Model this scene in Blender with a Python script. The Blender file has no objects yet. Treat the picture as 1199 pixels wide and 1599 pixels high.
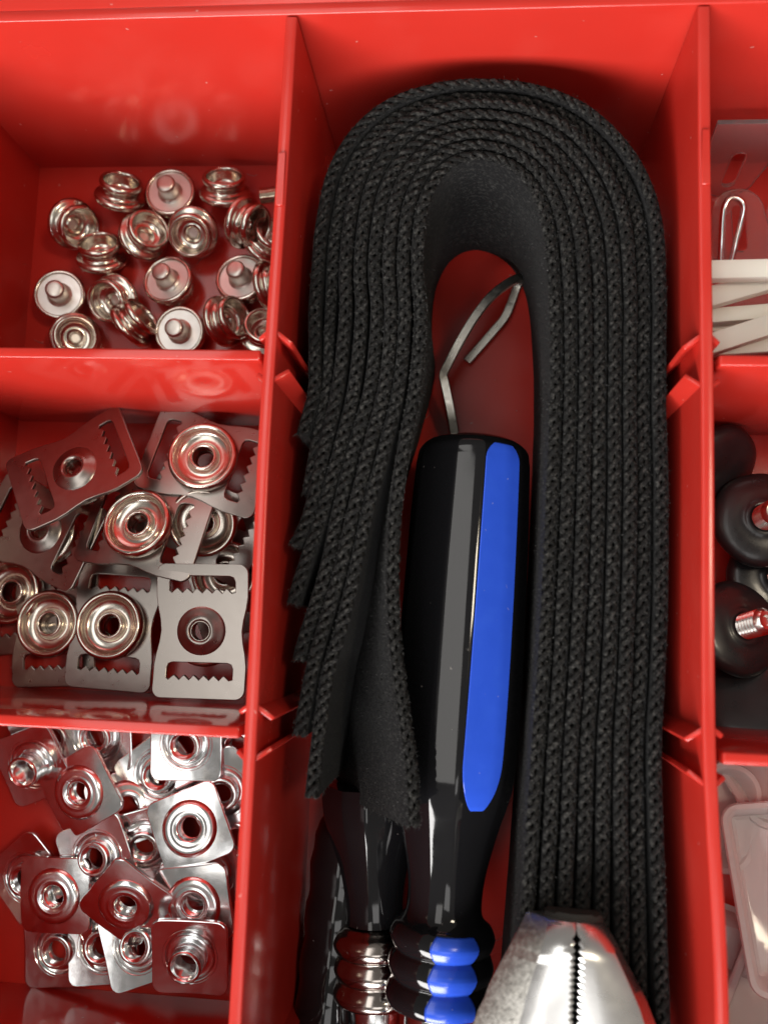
import bpy, bmesh, math, random
from mathutils import Vector, Matrix, Quaternion, noise

# All modelling numbers are millimetres (tray underside at z = 0, floor top at 2, rim at 57); MM turns them into metres.
MM = 0.001
scene = bpy.context.scene
col = scene.collection
rnd = random.Random(11)

# ------------------------------------------------------------------ camera
cam_data = bpy.data.cameras.new('camera')
cam = bpy.data.objects.new('camera', cam_data)
col.objects.link(cam)
cam.location = (0, 0, 210.47 * MM)
cam.rotation_euler = (0.126988, 0.092133, 0.039890)
cam_data.sensor_fit = 'VERTICAL'
cam_data.sensor_height = 24.0
cam_data.lens = 24.0 * 1393.40 / 1599.0
cam_data.clip_start = 0.005
cam_data.clip_end = 20.0
cam_data.dof.use_dof = True
cam_data.dof.focus_distance = 0.186
cam_data.dof.aperture_fstop = 9.0
scene.camera = cam

# ------------------------------------------------------------------ light
world = bpy.data.worlds.new('World')
scene.world = world
world.use_nodes = True
bg = world.node_tree.nodes['Background']
bg.inputs['Color'].default_value = (1.0, 0.93, 0.86, 1)
bg.inputs['Strength'].default_value = 0.20

def area_lamp(name, loc, target, sx, sy, power, colour):
    d = bpy.data.lights.new(name, 'AREA')
    d.shape = 'RECTANGLE'; d.size = sx; d.size_y = sy; d.energy = power; d.color = colour
    o = bpy.data.objects.new(name, d); col.objects.link(o)
    o.location = loc
    o.rotation_euler = (Vector(target) - Vector(loc)).to_track_quat('-Z', 'Y').to_euler()
    return o
area_lamp('window_light', (-0.36, -1.06, 0.70), (0, 0, 0.03), 1.20, 0.45, 35.0, (1.0, 0.97, 0.95))
area_lamp('ceiling_light', (0.62, 0.15, 1.15), (0, 0, 0.03), 0.18, 0.18, 3.0, (1.0, 0.86, 0.66))
# two panels in the ceiling, facing straight down
area_lamp('ceiling_panel_light', (-0.31, 0.17, 1.15), (-0.31, 0.17, 0.0), 0.38, 1.16, 3.3, (1.0, 0.97, 0.93)).rotation_euler = (0, 0, 0)
area_lamp('ceiling_panel_light', (0.17, -0.52, 1.15), (0.17, -0.52, 0.0), 0.42, 0.34, 1.1, (1.0, 0.98, 0.96)).rotation_euler = (0, 0, 0)

scene.view_settings.view_transform = 'Standard'
scene.view_settings.look = 'None'
scene.view_settings.exposure = 0.0
scene.view_settings.gamma = 1.0
scene.view_settings.use_curve_mapping = False
scene.render.engine = 'CYCLES'
scene.cycles.max_bounces = 10
scene.cycles.glossy_bounces = 6
scene.cycles.transmission_bounces = 10
scene.cycles.caustics_reflective = False

# ------------------------------------------------------------------ materials
def material(name, colour, rough=0.4, metal=0.0, spec=0.5, noise_scale=600.0, colour_var=0.0, rough_var=0.05,
             bump=0.0, bump_scale=1500.0, coat=0.0, sheen=0.0, trans=0.0, ior=1.5, sss=0.0, tint=None, tint_scale=200.0, tint_amount=0.5, dust=0.0, dust_scale=260.0):
    m = bpy.data.materials.new(name)
    m.use_nodes = True
    nt = m.node_tree; n = nt.nodes; l = nt.links
    b = n['Principled BSDF']
    b.inputs['Metallic'].default_value = metal
    b.inputs['Specular IOR Level'].default_value = spec
    b.inputs['IOR'].default_value = ior
    b.inputs['Coat Weight'].default_value = coat
    b.inputs['Coat Roughness'].default_value = 0.08
    b.inputs['Transmission Weight'].default_value = trans
    if sheen:
        b.inputs['Sheen Weight'].default_value = sheen
        b.inputs['Sheen Roughness'].default_value = 0.5
    if sss:
        b.inputs['Subsurface Weight'].default_value = sss
        b.inputs['Subsurface Radius'].default_value = (0.004, 0.0008, 0.0006)
        b.inputs['Subsurface Scale'].default_value = 1.0
    tc = n.new('ShaderNodeTexCoord')
    nz = n.new('ShaderNodeTexNoise'); nz.inputs['Scale'].default_value = noise_scale; nz.inputs['Detail'].default_value = 4.0
    l.new(tc.outputs['Object'], nz.inputs['Vector'])
    # colour
    lo = tuple(c * (1 - colour_var) for c in colour) + (1,)
    hi = tuple(min(1, c * (1 + colour_var)) for c in colour) + (1,)
    mx = n.new('ShaderNodeMix'); mx.data_type = 'RGBA'
    mx.inputs[6].default_value = lo; mx.inputs[7].default_value = hi
    l.new(nz.outputs['Fac'], mx.inputs[0])
    out = mx.outputs[2]
    if tint:
        t2 = n.new('ShaderNodeTexNoise'); t2.inputs['Scale'].default_value = tint_scale; t2.inputs['Detail'].default_value = 3.0
        l.new(tc.outputs['Object'], t2.inputs['Vector'])
        rp = n.new('ShaderNodeMapRange'); rp.inputs['From Min'].default_value = 0.5; rp.inputs['From Max'].default_value = 0.72
        rp.inputs['To Max'].default_value = tint_amount
        l.new(t2.outputs['Fac'], rp.inputs['Value'])
        m2 = n.new('ShaderNodeMix'); m2.data_type = 'RGBA'
        m2.inputs[7].default_value = tuple(tint) + (1,)
        l.new(rp.outputs['Result'], m2.inputs[0]); l.new(out, m2.inputs[6]); out = m2.outputs[2]
    if dust:      # lint and dust specks lying on the surface
        vo = n.new('ShaderNodeTexVoronoi'); vo.inputs['Scale'].default_value = dust_scale
        wn = n.new('ShaderNodeTexNoise'); wn.inputs['Scale'].default_value = dust_scale * 5
        ad = n.new('ShaderNodeVectorMath'); ad.operation = 'MULTIPLY_ADD'
        ad.inputs[1].default_value = (0.0012, 0.0012, 0.0012)
        l.new(tc.outputs['Object'], wn.inputs['Vector']); l.new(wn.outputs['Color'], ad.inputs[0]); l.new(tc.outputs['Object'], ad.inputs[2])
        l.new(ad.outputs['Vector'], vo.inputs['Vector'])
        dr = n.new('ShaderNodeMapRange'); dr.inputs['From Min'].default_value = 0.055; dr.inputs['From Max'].default_value = 0.025
        dr.inputs['To Max'].default_value = dust
        l.new(vo.outputs['Distance'], dr.inputs['Value'])
        m3 = n.new('ShaderNodeMix'); m3.data_type = 'RGBA'; m3.inputs[7].default_value = (0.55, 0.50, 0.46, 1)
        l.new(dr.outputs['Result'], m3.inputs[0]); l.new(out, m3.inputs[6]); out = m3.outputs[2]
    l.new(out, b.inputs['Base Color'])
    # roughness
    rr = n.new('ShaderNodeMapRange')
    rr.inputs['From Min'].default_value = 0.3; rr.inputs['From Max'].default_value = 0.7
    rr.inputs['To Min'].default_value = max(0.01, rough - rough_var); rr.inputs['To Max'].default_value = rough + rough_var
    l.new(nz.outputs['Fac'], rr.inputs['Value']); l.new(rr.outputs['Result'], b.inputs['Roughness'])
    if bump:
        nb = n.new('ShaderNodeTexNoise'); nb.inputs['Scale'].default_value = bump_scale; nb.inputs['Detail'].default_value = 3.0
        l.new(tc.outputs['Object'], nb.inputs['Vector'])
        bp = n.new('ShaderNodeBump'); bp.inputs['Strength'].default_value = 1.0; bp.inputs['Distance'].default_value = bump
        l.new(nb.outputs['Fac'], bp.inputs['Height']); l.new(bp.outputs['Normal'], b.inputs['Normal'])
    return m

RED = material('red_plastic', (0.51, 0.028, 0.019), 0.21, noise_scale=55, colour_var=0.05, rough_var=0.07, tint=(0.56, 0.06, 0.045), tint_scale=45, tint_amount=0.3, dust=0.35, dust_scale=170, bump=0.00004, bump_scale=120, ior=1.52, sss=0.12)
RED2 = material('red_panel_plastic', (0.51, 0.028, 0.019), 0.13, noise_scale=30, colour_var=0.03, rough_var=0.03, bump=0.00003, bump_scale=90, dust=0.3, dust_scale=150, ior=1.52, sss=0.12)
NICKEL = material('nickel', (0.66, 0.60, 0.53), 0.21, 1.0, noise_scale=400, colour_var=0.08, rough_var=0.05, bump=0.00001, bump_scale=900)
NICKEL_PLATE = material('brushed_nickel', (0.80, 0.77, 0.73), 0.42, 1.0, noise_scale=500, colour_var=0.05, rough_var=0.06)
POST = material('dull_nickel', (0.62, 0.57, 0.52), 0.36, 1.0, noise_scale=500, colour_var=0.1, rough_var=0.08)
STEEL_PLATE = material('satin_steel', (0.34, 0.31, 0.285), 0.29, 1.0, noise_scale=500, colour_var=0.08, rough_var=0.02)
CHROME = material('zinc_plating', (0.82, 0.83, 0.84), 0.17, 1.0, noise_scale=350, colour_var=0.06, rough_var=0.05, bump=0.00022, bump_scale=75, tint=(0.62, 0.52, 0.40), tint_scale=160, tint_amount=0.35)
WIRE = material('grey_steel_bar', (0.58, 0.555, 0.50), 0.34, 1.0, noise_scale=900, colour_var=0.15, rough_var=0.08, bump=0.00002)
BLACK = material('black_plastic', (0.007, 0.007, 0.008), 0.07, noise_scale=160, rough_var=0.03, bump=0.00001, bump_scale=200, dust=0.25, dust_scale=260)
BLUE = material('blue_plastic', (0.028, 0.095, 0.66), 0.20, noise_scale=250, colour_var=0.06, rough_var=0.05, bump=0.00001, bump_scale=500, tint=(0.05, 0.16, 0.75), tint_scale=300, tint_amount=0.10, dust=0.3, dust_scale=240)
FABRIC = material('black_webbing', (0.0055, 0.0055, 0.0060), 0.85, spec=0.15, noise_scale=1800, colour_var=0.6, rough_var=0.08, bump=0.0003, bump_scale=3200, sheen=0.025, tint=(0.030, 0.0295, 0.028), tint_scale=1300, tint_amount=0.9)
YARN = material('black_yarn', (0.0066, 0.0066, 0.0064), 0.75, spec=0.18, noise_scale=2500, colour_var=0.6, rough_var=0.15, bump=0.00035, bump_scale=3600, sheen=0.025, tint=(0.056, 0.055, 0.051), tint_scale=1500, tint_amount=0.9)
FIBRE = material('fine_fibre', (0.022, 0.0215, 0.0195), 0.6, spec=0.5, noise_scale=900, colour_var=0.7)
DARK_CHROME = material('dark_chrome', (0.42, 0.38, 0.35), 0.16, 1.0, noise_scale=300, colour_var=0.1, rough_var=0.06, bump=0.00002, bump_scale=300)
JAW_DARK = material('dark_jaw_tone', (0.02, 0.018, 0.016), 0.7, noise_scale=900, colour_var=0.4)  # painted shade for the jaw seam; also colours the nose cap
FORGED = material('polished_steel', (0.92, 0.92, 0.91), 0.27, 1.0, noise_scale=160, colour_var=0.03, rough_var=0.04)
GROUND_STEEL = material('ground_steel', (0.55, 0.54, 0.50), 0.50, 1.0, noise_scale=1400, colour_var=0.25, rough_var=0.1, bump=0.00005, bump_scale=1500)
IVORY = material('ivory_plastic', (0.88, 0.86, 0.77), 0.40, noise_scale=120, colour_var=0.05, bump=0.00002, bump_scale=500, sss=0.05)
CLEAR = material('clear_vinyl', (0.97, 0.95, 0.95), 0.10, trans=0.55, ior=1.45, noise_scale=90, rough_var=0.10, bump=0.00006, bump_scale=220)
CLEAR_THIN = material('clear_thin_vinyl', (1.0, 0.97, 0.97), 0.08, trans=0.94, ior=1.25, noise_scale=90, rough_var=0.08, bump=0.00005, bump_scale=180)
SMOKE = material('smoky_black_plastic', (0.016, 0.015, 0.017), 0.33, noise_scale=150, colour_var=0.3, rough_var=0.10, coat=0.15, bump=0.00006, bump_scale=180)
COPPER = material('pinkish_steel', (0.80, 0.74, 0.70), 0.2, 1.0, noise_scale=500, colour_var=0.06)

# ------------------------------------------------------------------ mesh helpers
def mesh_data(name, verts, faces, mat, smooth=True, angle=40.0):
    me = bpy.data.meshes.new(name)
    me.from_pydata([tuple(c * MM for c in v) for v in verts], [], faces)
    me.materials.append(mat)
    finish(me, smooth, angle)
    return me

def finish(me, smooth=True, angle=40.0):
    bm = bmesh.new(); bm.from_mesh(me)
    bmesh.ops.remove_doubles(bm, verts=bm.verts, dist=1e-7)
    bmesh.ops.recalc_face_normals(bm, faces=bm.faces)
    ca = math.radians(angle)
    for f in bm.faces: f.smooth = smooth
    for e in bm.edges:
        if len(e.link_faces) == 2:
            e.smooth = e.calc_face_angle(0.0) < ca
    bm.to_mesh(me); bm.free()
    me.update()

def part(name, me, parent=None):
    o = bpy.data.objects.new(name, me)
    col.objects.link(o)
    if parent is not None: o.parent = parent
    return o

def thing(name, label, cat, loc=(0, 0, 0), group=None):
    o = bpy.data.objects.new(name, None); col.objects.link(o)
    o.empty_display_size = 0.005
    o.location = tuple(c * MM for c in loc)
    o['label'] = label; o['category'] = cat
    if group: o['group'] = group
    return o

def copy_thing(root):
    def cp(o, parent):
        c = o.copy(); col.objects.link(c); c.parent = parent
        for ch in list(o.children): cp(ch, c)
        return c
    return cp(root, None)

def lathe(profile, n=32, closed=False):
    verts, faces = [], []
    rings = []
    for r, z in profile:
        if r < 1e-6:
            rings.append([len(verts)]); verts.append((0, 0, z))
        else:
            rings.append(list(range(len(verts), len(verts) + n)))
            for k in range(n):
                a = 2 * math.pi * k / n
                verts.append((r * math.cos(a), r * math.sin(a), z))
    pairs = list(zip(rings, rings[1:]))
    if closed: pairs.append((rings[-1], rings[0]))
    for A, B in pairs:
        for k in range(n):
            k2 = (k + 1) % n
            if len(A) == 1 and len(B) == 1: continue
            if len(A) == 1: faces.append((A[0], B[k], B[k2]))
            elif len(B) == 1: faces.append((A[k], A[k2], B[0]))
            else: faces.append((A[k], A[k2], B[k2], B[k]))
    return verts, faces

def smooth_profile(pts, sub=3, closed=False):
    """Catmull-Rom through (r, z) points."""
    out = []; n = len(pts)
    rng = range(n) if closed else range(n - 1)
    for i in rng:
        if closed: p = [pts[(i + k) % n] for k in (-1, 0, 1, 2)]
        else: p = [pts[max(0, min(n - 1, i + k))] for k in (-1, 0, 1, 2)]
        for s in range(sub):
            t = s / sub
            out.append(tuple(max(0.0, v) if j == 0 else v for j, v in enumerate(
                0.5 * (2 * p[1][j] + (p[2][j] - p[0][j]) * t + (2 * p[0][j] - 5 * p[1][j] + 4 * p[2][j] - p[3][j]) * t * t
                       + (3 * p[1][j] - p[0][j] - 3 * p[2][j] + p[3][j]) * t ** 3) for j in (0, 1))))
    if not closed: out.append(pts[-1])
    return out

def catmull(pts, sub=8):
    """Catmull-Rom through points of any dimension."""
    out = []; n = len(pts); dim = len(pts[0])
    for i in range(n - 1):
        p = [pts[max(0, min(n - 1, i + k))] for k in (-1, 0, 1, 2)]
        for s in range(sub):
            t = s / sub
            out.append(tuple(0.5 * (2 * p[1][j] + (p[2][j] - p[0][j]) * t + (2 * p[0][j] - 5 * p[1][j] + 4 * p[2][j] - p[3][j]) * t * t
                       + (3 * p[1][j] - p[0][j] - 3 * p[2][j] + p[3][j]) * t ** 3) for j in range(dim)))
    out.append(tuple(pts[-1]))
    return out

def resample(pts, step):
    """Even spacing by the first two coordinates."""
    L = [0.0]
    for a, b in zip(pts, pts[1:]): L.append(L[-1] + math.hypot(b[0] - a[0], b[1] - a[1]))
    n = max(2, int(L[-1] / step)); out = []; j = 0
    for i in range(n + 1):
        s = L[-1] * i / n
        while j < len(L) - 2 and L[j + 1] < s: j += 1
        d = L[j + 1] - L[j]; t = 0 if d < 1e-9 else (s - L[j]) / d
        out.append(tuple(a + (b - a) * t for a, b in zip(pts[j], pts[j + 1])))
    return out

def box(x0, x1, y0, y1, z0, z1, bev=0.4, seg=2):
    """A box with rounded edges as verts, faces."""
    bm = bmesh.new()
    vs = [bm.verts.new((x, y, z)) for x in (x0, x1) for y in (y0, y1) for z in (z0, z1)]
    for f in ((0, 1, 3, 2), (4, 6, 7, 5), (0, 4, 5, 1), (2, 3, 7, 6), (0, 2, 6, 4), (1, 5, 7, 3)):
        bm.faces.new([vs[i] for i in f])
    bmesh.ops.recalc_face_normals(bm, faces=bm.faces)
    if bev: bmesh.ops.bevel(bm, geom=list(bm.edges), offset=bev, segments=seg, affect='EDGES', profile=0.5)
    bm.verts.index_update()
    v = [tuple(x.co) for x in bm.verts]; f = [tuple(x.index for x in fc.verts) for fc in bm.faces]
    bm.free(); return v, f

def sweep(path, section, closed_ends=True):
    """path: list of (origin, right, up) Vectors; section: function(i) -> list of (a, b) offsets along right, up."""
    verts, faces = [], []; m = None
    for i, (o, r, u) in enumerate(path):
        s = section(i); m = len(s)
        for a, b in s: verts.append(tuple(o + r * a + u * b))
    for i in range(len(path) - 1):
        for k in range(m):
            k2 = (k + 1) % m
            faces.append((i * m + k, i * m + k2, (i + 1) * m + k2, (i + 1) * m + k))
    if closed_ends:
        faces.append(tuple(range(m))); faces.append(tuple(range((len(path) - 1) * m, len(path) * m)))
    return verts, faces

def rod(points, radius, n=8, flat=1.0):
    """Tube through 3-D points (mm)."""
    P = [Vector(p) for p in points]; fr = []
    up = Vector((0, 0, 1))
    for i, p in enumerate(P):
        t = (P[min(i + 1, len(P) - 1)] - P[max(i - 1, 0)]).normalized()
        r = t.cross(up)
        if r.length < 1e-4: r = Vector((1, 0, 0))
        r.normalize(); u = r.cross(t).normalized(); fr.append((p, r, u))
    sec = [(radius * math.cos(2 * math.pi * k / n), radius * flat * math.sin(2 * math.pi * k / n)) for k in range(n)]
    return sweep(fr, lambda i: sec)

def flat_shape(name, outer, holes, thick, bevel, mat, bend=0.0, smooth=True, dish=0.0):
    """A flat plate cut from 2-D outlines (mm), rounded at the edges, lying at z 0..thick."""
    cu = bpy.data.curves.new(name, 'CURVE'); cu.dimensions = '2D'; cu.fill_mode = 'BOTH'
    cu.extrude = max(0.0, (thick / 2 - bevel)) * MM; cu.bevel_depth = bevel * MM; cu.bevel_resolution = 1; cu.offset = -bevel * MM
    for pts in [outer] + holes:
        sp = cu.splines.new('POLY'); sp.points.add(len(pts) - 1); sp.use_cyclic_u = True
        for q, (x, y) in zip(sp.points, pts): q.co = (x * MM, y * MM, 0, 1)
    tmp = bpy.data.objects.new('tmp', cu); col.objects.link(tmp)
    bpy.context.view_layer.update()
    me = bpy.data.meshes.new_from_object(tmp.evaluated_get(bpy.context.evaluated_depsgraph_get()))
    bpy.data.objects.remove(tmp); bpy.data.curves.remove(cu)
    me.name = name
    bm = bmesh.new(); bm.from_mesh(me)
    for v in bm.verts: v.co.z += thick / 2 * MM
    if bend:
        ys = [v.co.y for v in bm.verts]; y0, y1 = min(ys), max(ys)
        for k in range(1, 14):
            y = y0 + (y1 - y0) * k / 14
            bmesh.ops.bisect_plane(bm, geom=list(bm.verts) + list(bm.edges) + list(bm.faces), plane_co=(0, y, 0), plane_no=(0, 1, 0), dist=1e-7)
        for v in bm.verts:
            t = v.co.y / ((y1 - y0) / 2)
            v.co.z -= bend * MM * t * t
    if dish:
        for axis in (0, 1):
            for k in range(-6, 7):
                co = [0, 0, 0]; co[axis] = k * 1.08 * MM; no = [0, 0, 0]; no[axis] = 1
                bmesh.ops.bisect_plane(bm, geom=list(bm.verts) + list(bm.edges) + list(bm.faces), plane_co=co, plane_no=no, dist=1e-7)
        for v in bm.verts: v.co.z -= dish * MM * (v.co.x ** 2 + v.co.y ** 2) / (7.0 * MM) ** 2
    bm.to_mesh(me); bm.free()
    me.materials.clear(); me.materials.append(mat)
    finish(me, smooth, 12)
    return me

def circle(r, n=28, cx=0, cy=0): return [(cx + r * math.cos(2 * math.pi * k / n), cy + r * math.sin(2 * math.pi * k / n)) for k in range(n)]

def round_rect(w, h, r, n=5, waist=0.0):
    pts = []
    for cx, cy, a0 in ((w / 2 - r, h / 2 - r, 0), (-w / 2 + r, h / 2 - r, 90), (-w / 2 + r, -h / 2 + r, 180), (w / 2 - r, -h / 2 + r, 270)):
        for k in range(n + 1):
            a = math.radians(a0 + 90 * k / n); pts.append((cx + r * math.cos(a), cy + r * math.sin(a)))
        if waist and a0 in (90, 270):     # the long side that follows this corner
            sgn = -1 if a0 == 90 else 1
            for k in range(1, 10):
                t = -1 + 2 * k / 10
                y = -sgn * -1 * t * (h / 2 - r)
                y = (h / 2 - r) * (-t if sgn == -1 else t)
                w2 = max(0.0, 1 - abs(t) / 0.62); w2 = w2 * w2 * (3 - 2 * w2)
                pts.append((sgn * (w / 2 - waist * w2), y))
    return pts

def set_pose(o, x, y, z, d, spin=0.0):
    """Stand a thing's own z axis along d, spun about it (degrees)."""
    d = Vector(d).normalized(); q = Quaternion((0, 0, 1), math.radians(spin))
    if d.z < 0: q = Vector((0, 0, -1)).rotation_difference(d) @ q @ Quaternion((0, 1, 0), math.pi)
    else: q = Vector((0, 0, 1)).rotation_difference(d) @ q
    o.rotation_mode = 'QUATERNION'; o.rotation_quaternion = q
    o.location = (x * MM, y * MM, z * MM)

def base_height(o):
    """Lowest point of a thing's parts below its origin, in mm, at its present rotation."""
    lo = 1e9; R = o.rotation_quaternion.to_matrix()
    for c in o.children:
        for v in c.data.vertices: lo = min(lo, (R @ v.co).z)
    return lo / MM

def drop(o, x, y, lift, d, spin=0.0, floor=2.0):
    set_pose(o, x, y, 0, d, spin)
    o.location.z = (floor + lift - base_height(o)) * MM

# ------------------------------------------------------------------ the tray
FZ, RZ = 2.0, 57.0
Y_BACK, Y1, Y2, Y3, Y_FRONT = 113.6, 47.1, -19.7, -86.4, -135.0
X_LEFT, X_RIGHT = -113.5, 117.0
tray = thing('storage_tray', 'red plastic compartment tray holding the straps, tools and metal fasteners', 'tray', (0, 0, 0))
part('floor', mesh_data('floor', *box(X_LEFT - 2, X_RIGHT + 2, Y_FRONT - 2, Y_BACK + 2.4, 0, FZ, 0.3, 1), RED), tray)

def wall_mesh(name, pts, thick, mat, z0=FZ - 0.5, z1=RZ, draft=0.5):
    """Upright wall along a plan polyline, a little thicker at the foot, with a rounded rim."""
    P = resample(catmull([tuple(p) for p in pts], 6), 6.0)
    fr = []
    for i, p in enumerate(P):
        a = P[max(0, i - 1)]; b = P[min(len(P) - 1, i + 1)]
        t = Vector((b[0] - a[0], b[1] - a[1], 0)).normalized()
        fr.append((Vector((p[0], p[1], 0)), Vector((t.y, -t.x, 0)), Vector((0, 0, 1))))
    h = thick / 2; e = 0.35
    def sec(i):
        wob = 0.06 * math.sin(i * 0.9) + 0.04 * math.sin(i * 2.3)
        return [(-h - draft, z0), (h + draft, z0), (h + draft * .5, (z0 + z1) / 2), (h, z1 - e), (h - e * .3, z1 - e * .3 + wob * .3), (h - e, z1 + wob * .3),
                (-h + e, z1 + wob * .3), (-h + e * .3, z1 - e * .3 + wob * .3), (-h, z1 - e), (-h - draft * .5, (z0 + z1) / 2)]
    return mesh_data(name, *sweep(fr, sec), mat, True, 45)

LEFT_LINE = [(-36.3, 113.0), (-36.4, 85.0), (-36.7, 53.0), (-36.9, 31.0), (-36.4, -9.0), (-36.3, -40.0), (-36.2, -66.0), (-36.4, -135.0)]
RIGHT_LINE = [(39.5, 113.0), (39.5, 80.0), (39.8, 34.0), (39.7, -11.0), (40.3, -30.0), (41.6, -60.0), (41.8, -135.0)]
left_wall = part('divider_wall', wall_mesh('divider_wall', LEFT_LINE, 2.2, RED), tray)
right_wall = part('divider_wall', wall_mesh('divider_wall', RIGHT_LINE, 2.2, RED), tray)
part('back_wall', wall_mesh('back_wall', [(X_LEFT - 2, Y_BACK + 1.2), (0, Y_BACK + 1.2), (X_RIGHT + 2, Y_BACK + 1.0)], 2.4, RED), tray)
lv, lf = box(X_LEFT - 12, X_RIGHT + 12, Y_BACK + 2.2, Y_BACK + 16, RZ - 1.6, RZ + 0.1, 0.5, 2)
part('rim_lip', mesh_data('rim_lip', lv, lf, RED), tray)
part('front_wall', wall_mesh('front_wall', [(X_LEFT - 2, Y_FRONT - 1), (X_RIGHT + 2, Y_FRONT - 1)], 2.4, RED), tray)
part('side_wall', wall_mesh('side_wall', [(X_LEFT - 1.2, Y_BACK), (X_LEFT - 0.2, 0), (X_LEFT + 3, Y_FRONT)], 2.4, RED), tray)
part('side_wall', wall_mesh('side_wall', [(X_RIGHT + 1.2, Y_BACK), (X_RIGHT + 1.2, Y_FRONT)], 2.4, RED), tray)

def line_x(line, y):
    for a, b in zip(line, line[1:]):
        if b[1] <= y <= a[1]: return b[0] + (a[0] - b[0]) * (y - b[1]) / (a[1] - b[1])
    return line[-1][0]

def rib_mesh(side, lean, L=2.3):
    """Upright guide rib beside a slot: it leaves the wall at a slant; side = +1/-1 along x, lean = along y."""
    w = 0.9; top = RZ - 0.5
    a = Vector((side * 0.0, 0)); b = Vector((side * L, lean * 0.72 * L))
    t = (b - a).normalized(); nrm = Vector((-t.y, t.x)) * (w / 2)
    a = a - t * 0.7
    v, f = box(0, 1, 0, 1, 0, 1, 0.0)
    verts = []
    for x, y, z in v:
        p = a + (b - a) * x + nrm * (2 * y - 1)
        tz = top if z else FZ - 0.3
        if z and x > 0.5: tz = top - 0.9
        verts.append((p.x, p.y, tz))
    bm = bmesh.new(); bv = [bm.verts.new(c) for c in verts]
    for q in f: bm.faces.new([bv[i] for i in q])
    bmesh.ops.recalc_face_normals(bm, faces=bm.faces)
    bmesh.ops.bevel(bm, geom=list(bm.edges), offset=0.22, segments=2, affect='EDGES', profile=0.5)
    bm.verts.index_update()
    r = [tuple(x.co) for x in bm.verts], [tuple(x.index for x in fc.verts) for fc in bm.faces]
    bm.free(); return mesh_data('guide_rib', r[0], r[1], RED)
ribs = {(s, k, L): rib_mesh(s, k, L) for s in (-1, 1) for k in (-1, 1) for L in (2.3, 1.2)}
for line in (LEFT_LINE, RIGHT_LINE):
    for yc in (Y1, Y2, Y3):
        for s in (-1, 1):
            for k in (-1, 1):
                y = yc + k * 4.1
                o = part('guide_rib', ribs[(s, -k, 2.3 if (line is LEFT_LINE) == (s > 0) else 1.2)], left_wall if line is LEFT_LINE else right_wall)
                o.location = ((line_x(line, y) + s * 1.25) * MM, y * MM, 0)
# small raised moulding marks on the rim of the left divider
mk = mesh_data('moulding_mark', *box(-0.75, 0.75, -5.2, 5.2, 0, 0.35, 0.15, 1), RED)
o = part('moulding_mark', mk, left_wall); o.location = (-36.55 * MM, 80.5 * MM, 57.0 * MM)
o = part('moulding_mark', mk, right_wall); o.location = (39.65 * MM, 84.0 * MM, 57.0 * MM)

def divider_panel(x0, x1, y, label, top=RZ - 0.3):
    t = thing('divider_panel', label, 'divider', ((x0 + x1) / 2, y, FZ), 'removable dividers slotted across the tray')
    w = (x1 - x0) / 2
    part('panel', mesh_data('panel', *box(-w, w, -1.0, 1.0, 0.03, top - FZ, 0.35, 3), RED2), t)
    return t
xl = X_LEFT + 1.6
divider_panel(xl, -38.6, Y1, 'red cross divider between the snap studs and the toothed strap sliders')
divider_panel(xl, -38.4, Y2, 'red cross divider between the toothed strap sliders and the square nuts')
divider_panel(xl + 1, -38.3, Y3, 'red glossy cross divider below the square nuts, mirroring them')
divider_panel(41.9, X_RIGHT - 0.4, Y1, 'red cross divider just below the ivory strips')
divider_panel(42.0, X_RIGHT - 0.4, Y2, 'red cross divider between the black knobs and the clear plastic pieces')
divider_panel(43.6, X_RIGHT - 0.4, Y3, 'red cross divider beyond the clear plastic pieces')

# ------------------------------------------------------------------ webbing straps, folded into a nest
ZT = 46.0
PAIRS_OUT = [(-32.53, 67.77), (-32.10, 76.94), (-30.47, 87.83), (-26.03, 96.93), (-18.64, 103.58), (-7.97, 107.05), (2.08, 107.39), (12.06, 105.71), (20.72, 101.54), (28.06, 94.18), (32.88, 85.69), (35.03, 76.72), (35.74, 64.14), (35.63, 51.78), (35.64, 40.86), (36.10, 27.75), (36.11, 10.28), (35.67, -6.76), (35.01, -17.89), (35.25, -30.10), (35.90, -44.78), (36.76, -65.35), (37.49, -75.50)]
PAIRS_IN = [(-10.17, 67.81), (-10.19, 75.57), (-9.39, 81.44), (-7.31, 86.43), (-4.29, 89.30), (-0.96, 90.33), (2.26, 89.90), (5.88, 88.15), (9.01, 84.85), (11.30, 80.03), (12.49, 74.23), (13.07, 68.48), (13.69, 60.28), (13.98, 50.31), (13.93, 39.26), (13.66, 27.19), (13.16, 9.48), (12.45, -7.79), (11.87, -19.07), (11.21, -31.49), (10.41, -46.48), (9.10, -67.52), (8.25, -77.96)]
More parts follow.
